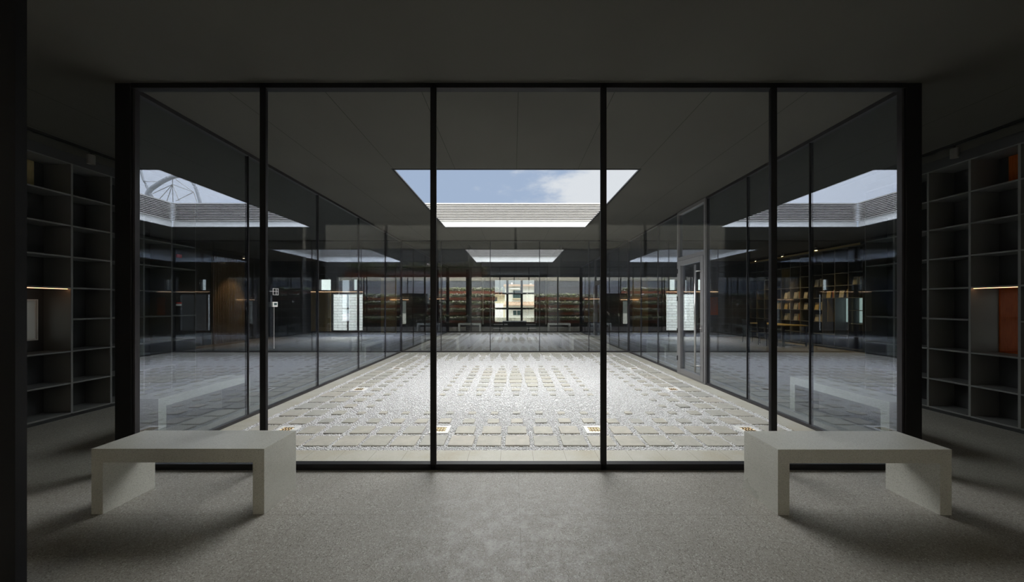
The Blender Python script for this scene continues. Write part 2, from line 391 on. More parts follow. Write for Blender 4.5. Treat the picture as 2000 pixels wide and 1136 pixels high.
for j in range(-10, 11):
    for i in range(-10, 11):
        r = max(abs(i), abs(j))
        if r == 9 and abs(i) in (3, 9) and abs(j) in (3, 9): lamps.append((i, j)); continue
        if r in size: cells.append((i, j, r))
occ = [(CX + i * P, CY + j * P, size[r] / 2) for i, j, r in cells]
cells.sort(key=lambda c: (c[1], c[0])); far = MB(); count = 0; rowc = {}
for i, j, r in cells:
    rowc[j] = rowc.get(j, 0) + 1
    x, y = CX + i * P + R.uniform(-.004, .004), CY + j * P + R.uniform(-.004, .004)
    me = pm[r][R.randrange(3)]
    if count < 300:
        o = bpy.data.objects.new('paving_stone', me); COL.objects.link(o); o.location = (x, y, R.uniform(-.003, .003)); o.rotation_euler = (R.uniform(-.006, .006), R.uniform(-.006, .006), R.choice((0, 1, 2, 3)) * math.pi / 2 + R.uniform(-.02, .02))
        tag(o, '%s square stone in white gravel, %s from left in the %s row from the camera' % (szname[r], ordn[rowc[j] - 1], ordn[j + 10]), 'paving stone', 'square paving stones set in the courtyard gravel')
    else:
        n0 = len(far.v); far.v += [(v.co.x + x, v.co.y + y, v.co.z) for v in me.vertices]; far.f += [tuple(n0 + q for q in p.vertices) for p in me.polygons]
    count += 1
if far.v:
    tag(far.build('distant_paving_stones', M['paver']), 'farthest rows of square stones in gravel at the foot of the far glass', 'paving stone', None, 'stuff')

# loose pebbles on the bed, one mesh
rng = np.random.default_rng(3)
def scatter(y0, y1, dens, r0, r1):
    n = int(dens * (y1 - y0) * 2 * BI)
    x = rng.uniform(CX - BI, CX + BI, n); y = rng.uniform(y0, y1, n); rad = rng.uniform(r0, r1, n)
    I = np.round((x - CX) / P); J = np.round((y - CY) / P); rr = np.maximum(abs(I), abs(J)).astype(int)
    hs = np.array([size.get(k, 0) / 2 for k in range(12)])[np.clip(rr, 0, 11)]
    lm = (rr == 9) & np.isin(abs(I), (3, 9)) & np.isin(abs(J), (3, 9)); hs = np.where(lm, .12, hs)
    dx = abs(x - CX - I * P); dy = abs(y - CY - J * P)
    keep = ~((dx < hs + rad * .2) & (dy < hs + rad * .2)) | (hs == 0)
    return x[keep], y[keep], rad[keep]
parts = [scatter(CY - BI, 4.6, 6500, .0045, .0095), scatter(4.6, 6.6, 3200, .006, .011), scatter(6.6, CY + BI, 1000, .008, .013)]
x, y, rad = (np.concatenate([p[k] for p in parts]) for k in range(3)); n = len(x)
oct_ = np.array([(1, 0, 0), (-1, 0, 0), (0, 1, 0), (0, -1, 0), (0, 0, 1), (0, 0, -1)], float)
fc = np.array([(0, 2, 4), (2, 1, 4), (1, 3, 4), (3, 0, 4), (2, 0, 5), (1, 2, 5), (3, 1, 5), (0, 3, 5)])
ang = rng.uniform(0, 6.28, n); sc = rng.uniform(.65, 1.25, (n, 3)) * rad[:, None]; tl = rng.uniform(-.5, .5, n)
V = oct_[None] * sc[:, None]
V[:, :, 2] += V[:, :, 0] * tl[:, None]
ca, sa = np.cos(ang)[:, None], np.sin(ang)[:, None]
X = V[:, :, 0] * ca - V[:, :, 1] * sa + x[:, None]; Y = V[:, :, 0] * sa + V[:, :, 1] * ca + y[:, None]; Z = V[:, :, 2] * .8 - .005 + rad[:, None] * .45
co = np.stack([X, Y, Z], -1).reshape(-1, 3).astype('f'); fi = (fc[None] + (np.arange(n) * 6)[:, None, None]).reshape(-1).astype('i')
me = bpy.data.meshes.new('pebbles'); me.vertices.add(n * 6); me.vertices.foreach_set('co', co.reshape(-1))
me.loops.add(n * 24); me.loops.foreach_set('vertex_index', fi); me.polygons.add(n * 8)
me.polygons.foreach_set('loop_start', np.arange(0, n * 24, 3, dtype='i')); me.update(calc_edges=True); me.materials.append(M['pebble'])
o = bpy.data.objects.new('white_gravel', me); COL.objects.link(o); tag(o, 'loose white gravel chips between the square stones', 'gravel', None, 'stuff')

# recessed ground lamps
def ground_lamp():
    e = empty('ground_lamp')
    a = .115
    fr = MB().box(-a, a, -a, -.07, -.03, .014).box(-a, a, .07, a, -.03, .014).box(-a, -.07, -.07, .07, -.03, .014).box(.07, a, -.07, .07, -.03, .014)
    fr.build('frame', M['white'], e, bevel=.003)
    MB().box(-.07, .07, -.07, .07, -.03, .004).build('lens', M['groundlamp'], e)
    g = MB()
    for k in (-1, 0, 1): g.box(k * .035 - .0016, k * .035 + .0016, -.07, .07, .004, .012)
    for k in (-.5, .5): g.box(-.07, .07, k * .047 - .0016, k * .047 + .0016, .004, .011)
    g.build('grille', M['blackplastic'], e)
    return e
lamps.sort(key=lambda c: (c[1], c[0])); l0 = None
rown = {-9: 'row nearest camera', -3: 'second row from camera', 3: 'third row from camera', 9: 'row nearest far glass'}
coln = {-9: 'at the left edge', -3: 'left of centre', 3: 'right of centre', 9: 'at the right edge'}
for i, j in lamps:
    e = ground_lamp() if l0 is None else copy_tree(l0); l0 = l0 or e
    e.location = (CX + i * P, CY + j * P, 0)
    tag(e, 'white framed amber ground lamp %s, %s' % (coln[i], rown[j]), 'ground lamp', 'square lamps sunk in the courtyard gravel')

# ------------------------------------------------------------------ benches
def bench():
    e = empty('stone_bench'); w, dp, h = 1.257 / 2, .346 / 2, .476
    MB().box(-w, w, -dp, dp, h - .10, h).build('seat', M['bench'], e, bevel=.0012)
    for s in (-1, 1):
        a, b = sorted((s * w, s * (w - .084))); MB().box(a, b, -dp, dp, 0, h - .1002).build('leg', M['bench'], e, bevel=.0012)
    return e
B0 = bench()
for k, (x, y, rz, lab) in enumerate((
    (-2.44, 2.539, 0, 'pale speckled stone bench in front of the glass, left foreground'),
    (2.54, 2.527, 0, 'pale speckled stone bench in front of the glass, right foreground'),
    (XL - .375 - .173 + .02, 4.24, math.pi / 2, 'stone bench behind the left glass wall, nearest the camera'),
    (XL - .375 - .173 + .02, 9.24, math.pi / 2, 'stone bench behind the left glass wall, at its far end'),
    (XR + .375 + .173 - .02, 4.12, math.pi / 2, 'stone bench behind the right glass wall, nearest the camera'),
    (XR + .375 + .173 - .02, 9.24, math.pi / 2, 'stone bench behind the right glass wall, beyond the glass door'),
    (-2.44, 10.96, 0, 'stone bench behind the far glass wall, left of the desk'),
    (2.54, 10.96, 0, 'stone bench behind the far glass wall, right of the desk'))):
    e = B0 if k == 0 else copy_tree(B0); e.location = (x, y, 0); e.rotation_euler.z = rz
    tag(e, lab, 'bench', 'stone benches around the courtyard')

# ------------------------------------------------------------------ bookcases
ZS = [.055, .46, .89, 1.32, 1.745, 2.165, 2.585, 3.0, 3.425]
def bookcase(sgn, xf, y0, y1, depth, skip=(), back_hole=None, back=True):
    e = empty('bookcase', (sgn * xf, (y0 + y1) / 2, 0)); hw = (y1 - y0) / 2; T = .011
    def bx(mb, a, b, c, d, z0, z1): a, b = sorted((sgn * a, sgn * b)); return mb.box(a, b, c, d, z0, z1)
    for s in (-1, 1):
        c, d = sorted((s * hw, s * (hw - T))); bx(MB(), 0, depth, c, d, .05, 3.43).build('side_panel', M['shelf_edge'], e)
    for i, z in enumerate(ZS):
        if i in skip: continue
        bx(MB(), .002, depth - .012, -hw + T, hw - T, z - .010, z + .010).build('shelf_board', M['shelf_edge'], e)
    if back:
        b = MB(); yc = (y0 + y1) / 2
        hs = [] if back_hole is None else [(back_hole[0] - yc, back_hole[1] - yc, back_hole[2], back_hole[3])]
        a_, b_ = sorted((sgn * (depth - .012), sgn * depth))
        panel_wall(b, 'x', a_, b_, -hw + T, hw - T, .05, 3.43, hs); b.build('back_panel', M['shelf_in'], e)
    return e
def bay_word(k, n): return ordn[k]
ysR = [2.56 + .4257 * k for k in range(8)]
ysR = [2.57, 3.0, 3.43, 3.85, 4.27, 4.70, 5.12, 5.54]; ysL = [2.69, 3.12, 3.55, 3.98, 4.41, 4.84, 5.27, 5.70, 6.13]
for k, (a, b) in enumerate(zip(ysR, ysR[1:])):
    nic = abs(a - 3.85) < .01
    e = bookcase(1, XS, a, b, .38, (3,) if nic else (), NR if nic else None)
    if nic: BCR = e
    tag(e, ('tall grey bookcase with an orange lit window niche, right wall' if nic else 'tall empty dark grey bookcase on the right wall, %s from its far end' % ordn[6 - k]), 'bookcase', 'built-in bookcases beside the courtyard')
for k, (a, b) in enumerate(zip(ysL, ysL[1:])):
    nic = abs(a - 3.98) < .01
    e = bookcase(-1, XS, a, b, .38, (3,) if nic else (), NLh if nic else None)
    if nic: BCL = e
    tag(e, ('tall grey bookcase with a warm lit framed niche, left wall' if nic else 'tall empty dark grey bookcase on the left wall, %s from its far end' % ordn[7 - k]), 'bookcase', 'built-in bookcases beside the courtyard')
ysB = [15.3 - .452 * k for k in range(12)][::-1]
for k, (a, b) in enumerate(zip(ysB, ysB[1:])):
    n_ = 10 - k
    sk = (2, 3) if 10.6 < (a + b) / 2 < 11.5 else ((6,) if 12.8 < (a + b) / 2 < 13.8 else ())
    e = bookcase(1, XO - .42, a, b, .40, sk)
    tag(e, 'tall bookcase in the reading room behind the right glass, %s from the far wall' % ordn[n_], 'bookcase', 'bookcases in the right reading room')

# right niche: wood lined reveal, glazed at its outer end
e = BCR; hw = (NR[1] - NR[0]) / 2; hh = NR[3] - NR[2]
n_ = MB(); n_.box(0, .27, -hw, -hw + .012, 0, hh).box(0, .27, hw - .012, hw, 0, hh).box(0, .27, -hw + .012, hw - .012, 0, .012).box(0, .27, -hw + .012, hw - .012, hh - .012, hh)
o = n_.build('niche_lining', M['wood'], e); o.location = (.37, 0, NR[2]); tag(o, 'orange wood niche lining')
wn = struct(empty('window_6', (XS + .64, (NR[0] + NR[1]) / 2, NR[2])))
MB().box(0, .03, -hw, hw, 0, .03).box(0, .03, -hw, hw, hh - .03, hh).box(0, .03, -hw, -hw + .03, .03, hh - .03).box(0, .03, hw - .03, hw, .03, hh - .03).box(0, .03, -hw + .03, hw - .03, hh * .50, hh * .50 + .03).build('window_frame', M['frame'], wn)
MB().box(.01, .018, -hw + .03, hw - .03, .03, hh - .03).build('glass_pane', M['glass_tint'], wn)
def led(x0, x1, y0, y1, z, lab, m='led', grp=None):
    o = MB().box(x0, x1, y0, y1, z - .005, z).build('light_strip', M[m]); tag(o, lab, 'light strip', grp or 'warm light strips in the shelf niches'); return o
for e, a, b in ((BCR, .03, .045), (BCL, -.045, -.03)): MB().box(a, b, -.195, .195, 1.729, 1.7345).build('light_strip', M['led'], e)
# left niche: pale framed opening
e = BCL; yo = (NLh[0] + NLh[1]) / 2 - 4.195; hw = (NLh[1] - NLh[0]) / 2; hh = NLh[3] - NLh[2]
n_ = MB(); t_ = .012
for a, b, c_, d_ in ((-hw - t_, hw + t_, -t_, 0), (-hw - t_, hw + t_, hh, hh + t_), (-hw - t_, -hw, 0, hh), (hw, hw + t_, 0, hh)): n_.box(-.0, .012, a, b, c_, d_)
o = n_.build('niche_frame', M['white'], e); o.location = (-.37, yo, NLh[2]); tag(o, 'white niche frame')
n_ = MB(); n_.box(-.27, 0, -hw, -hw + .01, 0, hh).box(-.27, 0, hw - .01, hw, 0, hh).box(-.27, 0, -hw + .01, hw - .01, 0, .01).box(-.27, 0, -hw + .01, hw - .01, hh - .01, hh).build('niche_lining', M['white'], e).location = (-.37, yo, NLh[2])
wn = struct(empty('window_7', (-6.61, (NLh[0] + NLh[1]) / 2, NLh[2])))
MB().box(-.008, 0, -hw, hw, 0, hh).build('glass_pane', M['glass_tint'], wn)
# wooden panel in the top left shelf
tag(MB().box(-.36, -.345, -.2, .1, 3.012, 3.41).build('wooden_panel', M['olive'], BCL), 'brown wooden panel in top compartment')
tag(MB().box(.345, .36, -.2, .1, 3.012, 3.41).build('wooden_panel', M['wood'], BCR), 'reddish wooden panel in top compartment')

# ceiling tracks and spotlights
for sgn, nm in ((-1, 'left'), (1, 'right')):
    x = sgn * 5.58
    tag(MB().box(x - .018, x + .018, 2.6, (EL if sgn < 0 else ER), H - .035, H).build('lighting_track', M['blackplastic']), 'black ceiling lighting track in front of the %s bookcases' % nm, 'lighting track', 'ceiling lighting tracks')
def spot(x, y, lab):
    e = empty('track_spotlight', (x, y, H - .035))
    MB().tube([(0, 0, 0), (0, 0, -.03)], .012, 8).build('stem', M['blackplastic'], e)
    h_ = MB().tube([(0, 0, -.03), (0, 0, -.15)], .037, 20, False).tube([(0, 0, -.03), (0, 0, -.15)], .034, 20, False).tube([(0, 0, -.03), (0, 0, -.034)], .036, 20)
    n0 = 20 * 1
    h_.f += [(20 + k, 20 + (k + 1) % 20, 60 + (k + 1) % 20, 60 + k) for k in range(20)]
    h_.build('housing', M['spotmetal'], e)
    MB().tube([(0, 0, -.06), (0, 0, -.062)], .030, 20).build('lens', M['spotlens'], e)
    tag(e, lab, 'spotlight', 'cylindrical ceiling spotlights'); return e
spot(-5.5 - .08, 4.30, 'grey cylinder spotlight on the ceiling track by the left bookcases')
spot(5.58, 4.12, 'grey cylinder spotlight on the ceiling track by the right bookcases')

# ------------------------------------------------------------------ books in the reading room
bm_cols = [(.55, .50, .38), (.45, .42, .36), (.50, .18, .12), (.62, .58, .5), (.22, .24, .22), (.6, .45, .2)]
bmats = []
for k, c_ in enumerate(bm_cols): bmats.append(mat('book_cover_%d' % k, c_, .6))
M['pages'] = mat('book_pages', (.75, .71, .6), .9)
cn = ['tan', 'grey brown', 'red', 'cream', 'dark green', 'ochre']
xb = XO - .34
rows = {2: 'waist height', 3: 'chest height', 4: 'eye height', 5: 'above eye height', 6: 'top rows'}
def book(x, y, z, h, w_, t_, lean, k):
    e = empty('book', (x, y, z)); e.rotation_euler = (lean, 0, 0)
    MB().box(0, w_, 0, .003, 0, h).box(0, w_, t_ - .003, t_, 0, h).box(0, .003, .003, t_ - .003, 0, h).build('cover', bmats[k], e)
    MB().box(.004, w_ - .004, .003, t_ - .003, .004, h - .004).build('pages', M['pages'], e); return e
spots_ = [(10.78, 5), (11.2, 4), (11.72, 5), (12.15, 4), (11.68, 4), (12.6, 4), (12.1, 5), (12.62, 3), (12.2, 3), (11.7, 3), (13.1, 3), (13.2, 4), (13.6, 3), (12.62, 2), (13.1, 2), (11.75, 2)]
pos = ['leftmost', 'second', 'third', 'fourth', 'fifth']
bay = lambda y: max(i for i, q in enumerate(ysB) if q <= y)
used = {}
for q, (y, r_) in enumerate(spots_):
    bi = bay(y); yb = ysB[bi] + .03
    if (bi, r_) in used: continue
    used[(bi, r_)] = 1; yy = yb
    nb = R.choice((3, 4, 4))
    for j in range(nb):
        t_ = R.uniform(.022, .045); k = R.randrange(6); h = R.uniform(.23, .29)
        e = book(xb - R.uniform(.0, .03), yy, ZS[r_] + .0105, h, .19, t_, 0, k)
        tag(e, '%s book, %s from the right, %s, bookcase %s from far wall' % (cn[k], ordn[nb - 1 - j] if False else ordn[j], rows[r_], ordn[10 - bi]), 'book', 'books on the reading room shelves')
        yy += t_ + .003
    # one book shown face out beside them
    k = R.choice((0, 3, 3, 5)); e = empty('display_book', (xb - .02, yb + .27, ZS[r_] + .0105)); e.rotation_euler = (0, .16, 0)
    MB().box(0, .02, -.075, .075, .004, .26).build('cover', bmats[k], e); MB().box(.003, .022, -.072, .070, .008, .256).build('pages', M['pages'], e)
    tag(e, '%s book shown face out, %s, bookcase %s from far wall' % (cn[k], rows[r_], ordn[10 - bi]), 'book', 'books on the reading room shelves')

# oak niche linings in reading room bookcases and lit cornice
tag(MB().box(XO - .40, XO - .03, 11.505, 11.518, .91, 1.73).build('oak_panel', M['olive']), 'pale oak niche side in the reading room bookcase by the small window', 'panel')
tag(MB().box(XO - .40, XO - .03, 13.47, 13.485, 2.2, 2.98).build('oak_panel', M['olive']), 'pale oak niche side in the upper shelves of the reading room', 'panel')
tag(MB().box(XO - .06, XO - .045, 10.66, 11.2, .92, 1.73).build('niche_window', emit('painted_glow_pane', (.62, .8, .78), .5)), 'narrow window pane with painted daylight glow in the reading room bookcase niche', 'window')  # pane's own emission stands in for daylight; the wall behind is solid
tag(MB().box(XO - .44, XO - .425, 10.4, 15.3, 3.43, 3.50).build('oak_cornice', M['olive']), 'long pale oak cornice above the reading room bookcases', 'cornice')
# left reading room: oak slat wall
s_ = MB()
for k in range(22): s_.box(-XO, -XO + .06, 12.4 + k * .07, 12.4 + k * .07 + .045, 0, 3.38)
s_.box(-XO, -XO + .012, 12.38, 13.95, 0, 3.40)
tag(s_.build('slatted_wall_panel', M['slatwood']), 'tall warm lit oak slat panel in the room behind the left glass', 'wall panel')

def lamp(kind, name, loc, energy, col=(1, .62, .32), size=.05, rot=(0, 0, 0), spot_=1.2, sx=None):
    l = bpy.data.lights.new(name, kind); l.energy = energy; l.color = col
    if kind == 'POINT': l.shadow_soft_size = size
    if kind == 'SPOT': l.spot_size = spot_; l.spot_blend = .6; l.shadow_soft_size = .006
    o = bpy.data.objects.new(name, l); COL.objects.link(o); o.location = loc; o.rotation_euler = rot; return o
spot(-10.9, 13.15, 'cylinder spotlight above the oak slat panel, behind left glass')
lamp('SPOT', 'slat_panel_spot', (-10.9, 13.15, H - .035 - .09), 60, spot_=1.5)
for k, y in enumerate((11.2, 12.6, 14.0)):
    spot(10.4, y, 'cylinder spotlight above reading room bookcases, %s from the far wall' % ordn[2 - k])
    lamp('SPOT', 'bookcase_spot', (10.4, y, H - .035 - .105), 60, col=(1, .7, .32), spot_=2.0)

# ------------------------------------------------------------------ far wall windows & niches
def win_y(n, h, fm, bars=(0, 0), t=.05, pane='glass_clear', dep=.06):
    e = struct(empty('window_%d' % n, ((h[0] + h[1]) / 2, YB + .05, h[2]))); hw = (h[1] - h[0]) / 2; hh = h[3] - h[2]
    m_ = MB().box(-hw, hw, 0, dep, 0, t).box(-hw, hw, 0, dep, hh - t, hh).box(-hw, -hw + t, 0, dep, t, hh - t).box(hw - t, hw, 0, dep, t, hh - t)
    for k in range(1, bars[0] + 1):
        x = -hw + 2 * hw * k / (bars[0] + 1); m_.box(x - t / 2 - .01, x + t / 2 + .01, 0, dep, t, hh - t)
    for k in range(1, bars[1] + 1):
        z = hh * k / (bars[1] + 1); m_.box(-hw + t, hw - t, .002, dep - .002, z - t / 2, z + t / 2)
    m_.build('window_frame', fm, e); MB().box(-hw + t * .5, hw - t * .5, dep * .4, dep * .4 + .008, t * .5, hh - t * .5).build('glass_pane', M[pane], e)
    return e
e = win_y(8, HA, M['frame'], (2, 2), .085)
hw = (HA[1] - HA[0]) / 2
MB().box(-hw - .05, hw + .05, -.06, -.051, -.05, 0).box(-hw - .05, -hw, -.06, -.051, 0, 2.2).box(hw, hw + .05, -.06, -.051, 0, 2.2).build('white_surround', M['white'], e)
for s in (-1, 1):
    x = CX + s * 1.49
    tag(MB().box(x - .035, x + .035, YB - .06, YB, .58, 2.76).build('pale_post', M['render']), 'slim pale upright beside the far window, %s' % ('left' if s < 0 else 'right'), 'post', 'pale uprights beside the far window')
wi = 9
for s in (0, 1):
    for q, h in enumerate(HB):
        hh = h if s == 0 else mir(h)
        win_y(wi, hh, M['frame'], (1, 0) if q == 0 else (0, 0), .04 if q == 0 else .02, 'glass_tint' if q == 3 else 'glass_clear'); wi += 1
    side = 'left' if s == 0 else 'right'
    X = lambda a, b: (a, b) if s == 0 else (2 * CX - b, 2 * CX - a)
    a, b = X(-9.56, -7.12)
    led(a, b, YB - .04, YB - .002, 2.115, 'long warm light strip on the far wall, seen through the %s glass' % side, 'ledfar', 'long warm strips on the far wall')
    a, b = X(-9.56, -8.64)
    if s: a, b = 9.3, 9.65
    tag(MB().box(a, b, YB - .032, YB - .002, 1.02 if s else .25, 1.86 if s else 2.06).build('wood_panel', M['olive'] if s == 0 else M['wood']), '%s wooden panel under the long light strip, seen through %s glass' % ('orange' if s else 'brown', side), 'panel')
    # oak lined window niche near the corner
    a, b = X(-6.25, -5.52)
    tag(MB().box(a, b, YB - .052, YB - .002, .17, 2.76).build('oak_panel', M['olive']), 'pale oak panel beside the narrow window near the far %s corner' % side, 'panel', 'oak panels near the far corners')
    a, b = X(-5.8, -4.95)
    led(a, b, YB - .09, YB - .052, 1.745, 'short warm strip above the narrow window, far %s corner' % side, 'ledfar', 'short warm strips on the far wall')
    lamp('SPOT', 'far_corner_spot', ((-5.8 if s == 0 else 5.9), YB - .7, H - .035 - .105), 25, (1, .72, .38), spot_=2.0)
    spot((-5.8 if s == 0 else 5.9), YB - .7, 'cylinder spotlight above the oak panel near the far %s corner' % side)
    a, b = X(-3.95, -3.25)
    led(a, b, YB - .14, YB - .10, 1.775, 'short warm strip above the small wall niche, %s of the far window' % side, 'ledfar', 'short warm strips on the far wall')
    # niche box
    n_ = MB(); n_.box(a, b, YB - .14, YB, 1.75, 1.77).box(a, b, YB - .14, YB, .70, .72).box(a, a + .02, YB - .14, YB, .72, 1.75).box(b - .06, b, YB - .14, YB, .72, 1.75).box(a + .02, b - .06, YB - .012, YB, .72, 1.75)
    tag(n_.build('wall_niche', M['olive'] if s else M['darkwood']), '%s wooden wall niche under a warm strip, %s of the far window' % ('oak' if s else 'dark', side), 'niche')
    # white brick boundary wall outside
    tag(MB().box(*(X(-10.55, -7.6)), 19.0, 19.2, -.4, 2.15).build('brick_wall', M['whitebrick']), 'white brick wall outside the far window seen through the %s glass' % side, 'wall', 'white brick walls outside')
    hg = MB(); hg.box(*(X(-11.5, -10.6)), 18.9, 19.5, -.4, 2.25).box(*(X(-19, -11.5)), 18.9, 19.5, -.4, 5.5)  # added dark screen, keeps bright openings out of the side glass reflections
    tag(hg.build('added_dark_screen', M['frame']), 'added dark screen beside the white brick wall, seen through the %s glass' % side, 'light screen', 'added dark screens outside')

# ------------------------------------------------------------------ desk and chairs
def chair(loc, rz, lab, grp):
    e = empty('chair', loc, rz)
    MB().box(-.22, .22, -.21, .21, .43, .47).build('seat', M['darkwood'], e, bevel=.01)
    MB().box(-.21, .21, .185, .21, .70, .92, Matrix.Rotation(-.12, 3, 'X'), (0, .2, .7)).build('backrest', M['darkwood'], e, bevel=.006)
    for sx in (-1, 1):
        MB().tube([(sx * .2, .2, .0), (sx * .19, .19, .45), (sx * .2, .23, .90)], .014, 8).build('leg', M['darkwood'], e)
        MB().tube([(sx * .2, -.2, .0), (sx * .19, -.19, .43)], .014, 8).build('leg', M['darkwood'], e)
    return tag(e, lab, 'chair', grp)
e = empty('desk', (.045, 14.25, 0))
MB().box(-.52, .52, -.4, .4, .745, .785).build('tabletop', M['darkwood'], e, bevel=.004)
MB().box(-.30, .48, -.38, -.34, 0, .745).build('front_panel', M['darkwood'], e)
MB().box(-.50, -.46, -.36, .36, 0, .745).box(.46, .50, -.36, .36, 0, .745).build('side_panel', M['darkwood'], e)
tag(e, 'dark desk with a solid front standing before the far window', 'desk')
chair((-.70, 14.3, 0), math.pi / 2, 'dark chair at the left end of the desk by the far window', 'chairs at the desk')
chair((.80, 14.3, 0), -math.pi / 2, 'dark chair at the right end of the desk by the far window', 'chairs at the desk')
e = empty('reading_table', (10.15, 12.6, 0))
MB().box(-.45, .45, -.9, .9, .735, .77).build('tabletop', M['olive'], e, bevel=.004)
for sx in (-1, 1):
    for sy in (-1, 1): MB().box(sx * .41 - .025, sx * .41 + .025, sy * .85 - .025, sy * .85 + .025, 0, .735).build('leg', M['darkwood'], e)
tag(e, 'oak topped reading table by the bookshelves behind the right glass', 'table')
chair((9.45, 12.1, 0), math.pi / 2, 'wooden chair on the near side of the reading table, nearer the camera', 'chairs at the reading table')
chair((9.45, 12.95, 0), math.pi / 2, 'wooden chair on the near side of the reading table, nearer the far wall', 'chairs at the reading table')

# ------------------------------------------------------------------ small devices seen on the left
zz = lambda py, d: EYE + (594 - py) * d / F
xp = XL + .01
e = empty('card_reader', (xp, 4.89, zz(576, 4.91)))
MB().box(0, .006, -.055, -.049, 0, .10).box(0, .006, .049, .055, 0, .10).box(0, .006, -.049, .049, 0, .006).box(0, .006, -.049, .049, .094, .10).box(0, .006, -.049, .049, .052, .057).box(0, .006, .008, .014, .0, .1).box(0, .006, -.12, -.055, .05, .055).build('outline', M['white'], e)
tag(e, 'white square outline sticker on the left glass beside the second mullion', 'sticker')
e = empty('wall_controller', (xp, 4.86, zz(599, 4.9)))
MB().box(0, .02, -.05, .05, 0, .075).build('body', M['white'], e, bevel=.003)
MB().box(.02, .022, -.025, .03, .025, .06).build('screen', M['houseglass'], e)
MB().tube([(.008, -.01, 0), (.008, -.012, -.45), (.008, -.01, -.62)], .003, 6).build('cable', M['white'], e)
tag(e, 'small white control box with a hanging cable on the left glass', 'control box')
e = empty('alarm_label', (-XS + .002, 5.81, zz(597, 5.8)))
MB().box(0, .01, -.045, .045, 0, .035).build('plate', M['white'], e); MB().box(0, .012, -.045, .045, .038, .065).build('indicator', M['red'], e)
tag(e, 'small white and red label on the left bookcase edge', 'label')
e = empty('alarm_light', (-XS + .002, 5.81, zz(503, 5.8)))
MB().box(0, .02, -.04, .04, 0, .06).build('housing', M['red'], e)
tag(e, 'small red alarm box high on the left bookcase edge', 'alarm box')

# ------------------------------------------------------------------ terraces behind the camera (mirrored in the far glass)
YM = 2 * YF
def foliage(x0, x1, y0, y1, z0, hgt, n, lab, seed):
    r = random.Random(seed); mb = MB()
    for k in range(n):
        x = r.uniform(x0, x1); y = r.uniform(y0, y1); h = hgt * r.uniform(.5, 1); z = z0 + h * r.uniform(0, 1)
        a = r.uniform(0, 6.28); t_ = r.uniform(-.8, .8); w_ = r.uniform(.03, .06); l = r.uniform(.06, .11)
        d_ = Vector((math.cos(a) * math.cos(t_), math.sin(a) * math.cos(t_), math.sin(t_))); s__ = d_.cross(Vector((0, 0, 1))).normalized() * w_
        c_ = Vector((x, y, z)); n0 = len(mb.v); mb.v += [tuple(c_ - d_ * l), tuple(c_ + s__), tuple(c_ + d_ * l), tuple(c_ - s__ + Vector((0, 0, .02)))]; mb.f.append((n0, n0 + 1, n0 + 2, n0 + 3))
    o = mb.build('flowering_plants', M['flowers']); tag(o, lab, 'plants', None, 'stuff')
hs = [.277, .854, 1.374, 1.947, 2.42]
for s, (xa, xb_, n_) in enumerate(((-5.2, -.85, 5), (.95, 5.2, 4))):
    side = ('left', 'right')[s]
    foliage(xa, xb_, -2.5, -2.1, -.4, .38, 1700, 'lowest bed of pink white flowers mirrored in the far glass, %s' % side, 50 + s)
    for k in range(n_):
        y1 = -2.55 - .35 * k; z = hs[k]
        t_ = empty('planter', ((xa + xb_) / 2, y1 - .17, -.4)); w_ = (xb_ - xa) / 2; zb = -.4
        MB().box(-w_, w_, .14, .17, z - .10 - zb, z + .10 - zb).box(-w_, w_, -.17, -.14, z - .1 - zb, z + .1 - zb).box(-w_, -w_ + .03, -.14, .14, z - .1 - zb, z + .1 - zb).box(w_ - .03, w_, -.14, .14, z - .1 - zb, z + .1 - zb).build('trough', M['corten'], t_)
        MB().box(-w_ + .03, w_ - .03, -.14, .14, 0, z + .06 - zb).build('soil', M['soil'], t_)
        tag(t_, 'rusty red planter trough mirrored in the far glass, %s from the bottom on the %s' % (ordn[k], side), 'planter', 'rusty red terrace planters')
        foliage(xa, xb_, y1 - .3, y1 - .02, z + .05, .36, 1700, 'pink white flowers in the %s planter from the bottom on the %s' % (ordn[k], side), 10 + k + 6 * s)
tag(MB().box(-.8, .9, -3.4, -2.6, -.4, 2.3).build('stone_block', M['wall']), 'dark block between the two banks of terrace planters', 'wall')
struct(MB().box(-9, 9, -4.9, -4.7, -.4, 3.35).build('wall_boundary', M['greytile']))
struct(MB().box(-9, 9, -4.9, -4.68, 3.35, 5.5).build('wall_boundary_top', M['beigetile']))  # tile band, raised further out of view to block the rear sky light

# ------------------------------------------------------------------ houses beyond the far window
D = 25.; px = lambda p: (p - 1003) * D / F; pz = lambda p: EYE + (594 - p) * D / F
e = empty('house', (px(1016), D, -.4)); ox, oz = px(1016), -.4
hb = lambda a, b, y0, y1, t_, bt: (px(a) - ox, px(b) - ox, y0, y1, pz(bt) - oz, pz(t_) - oz)
MB().box(*hb(986, 1056, 0, 5, 559, 640)).build('wall', M['render'], e)
MB().box(*hb(984, 1058, -.35, 5.3, 555.5, 559)).build('cornice', M['rooftile'], e)
MB().box(*hb(996, 1015, -.5, 0, 563, 565)).build('canopy', M['render'], e)
w_ = MB().box(*hb(1002, 1017, -.03, .02, 567, 582)).build('window', M['houseglass'], e)
MB().box(*hb(1001, 1018, -.15, 0, 582, 584)).build('sill', M['yellowrender'], e)
tl = MB()
for k in range(28): tl.tube([(px(985 + k * 2.55) - ox, -.9, pz(596) - oz), (px(985 + k * 2.55) - ox, 0, pz(589.5) - oz)], .045, 6)
tl.box(*hb(985, 1056, -.85, 0, 594.2, 596)); tl.build('tiled_canopy', M['rooftile'], e)
MB().box(*hb(1002, 1009, -.03, .02, 606, 615)).box(*hb(1010, 1017, -.03, .02, 606, 615)).build('window', M['houseglass'], e)
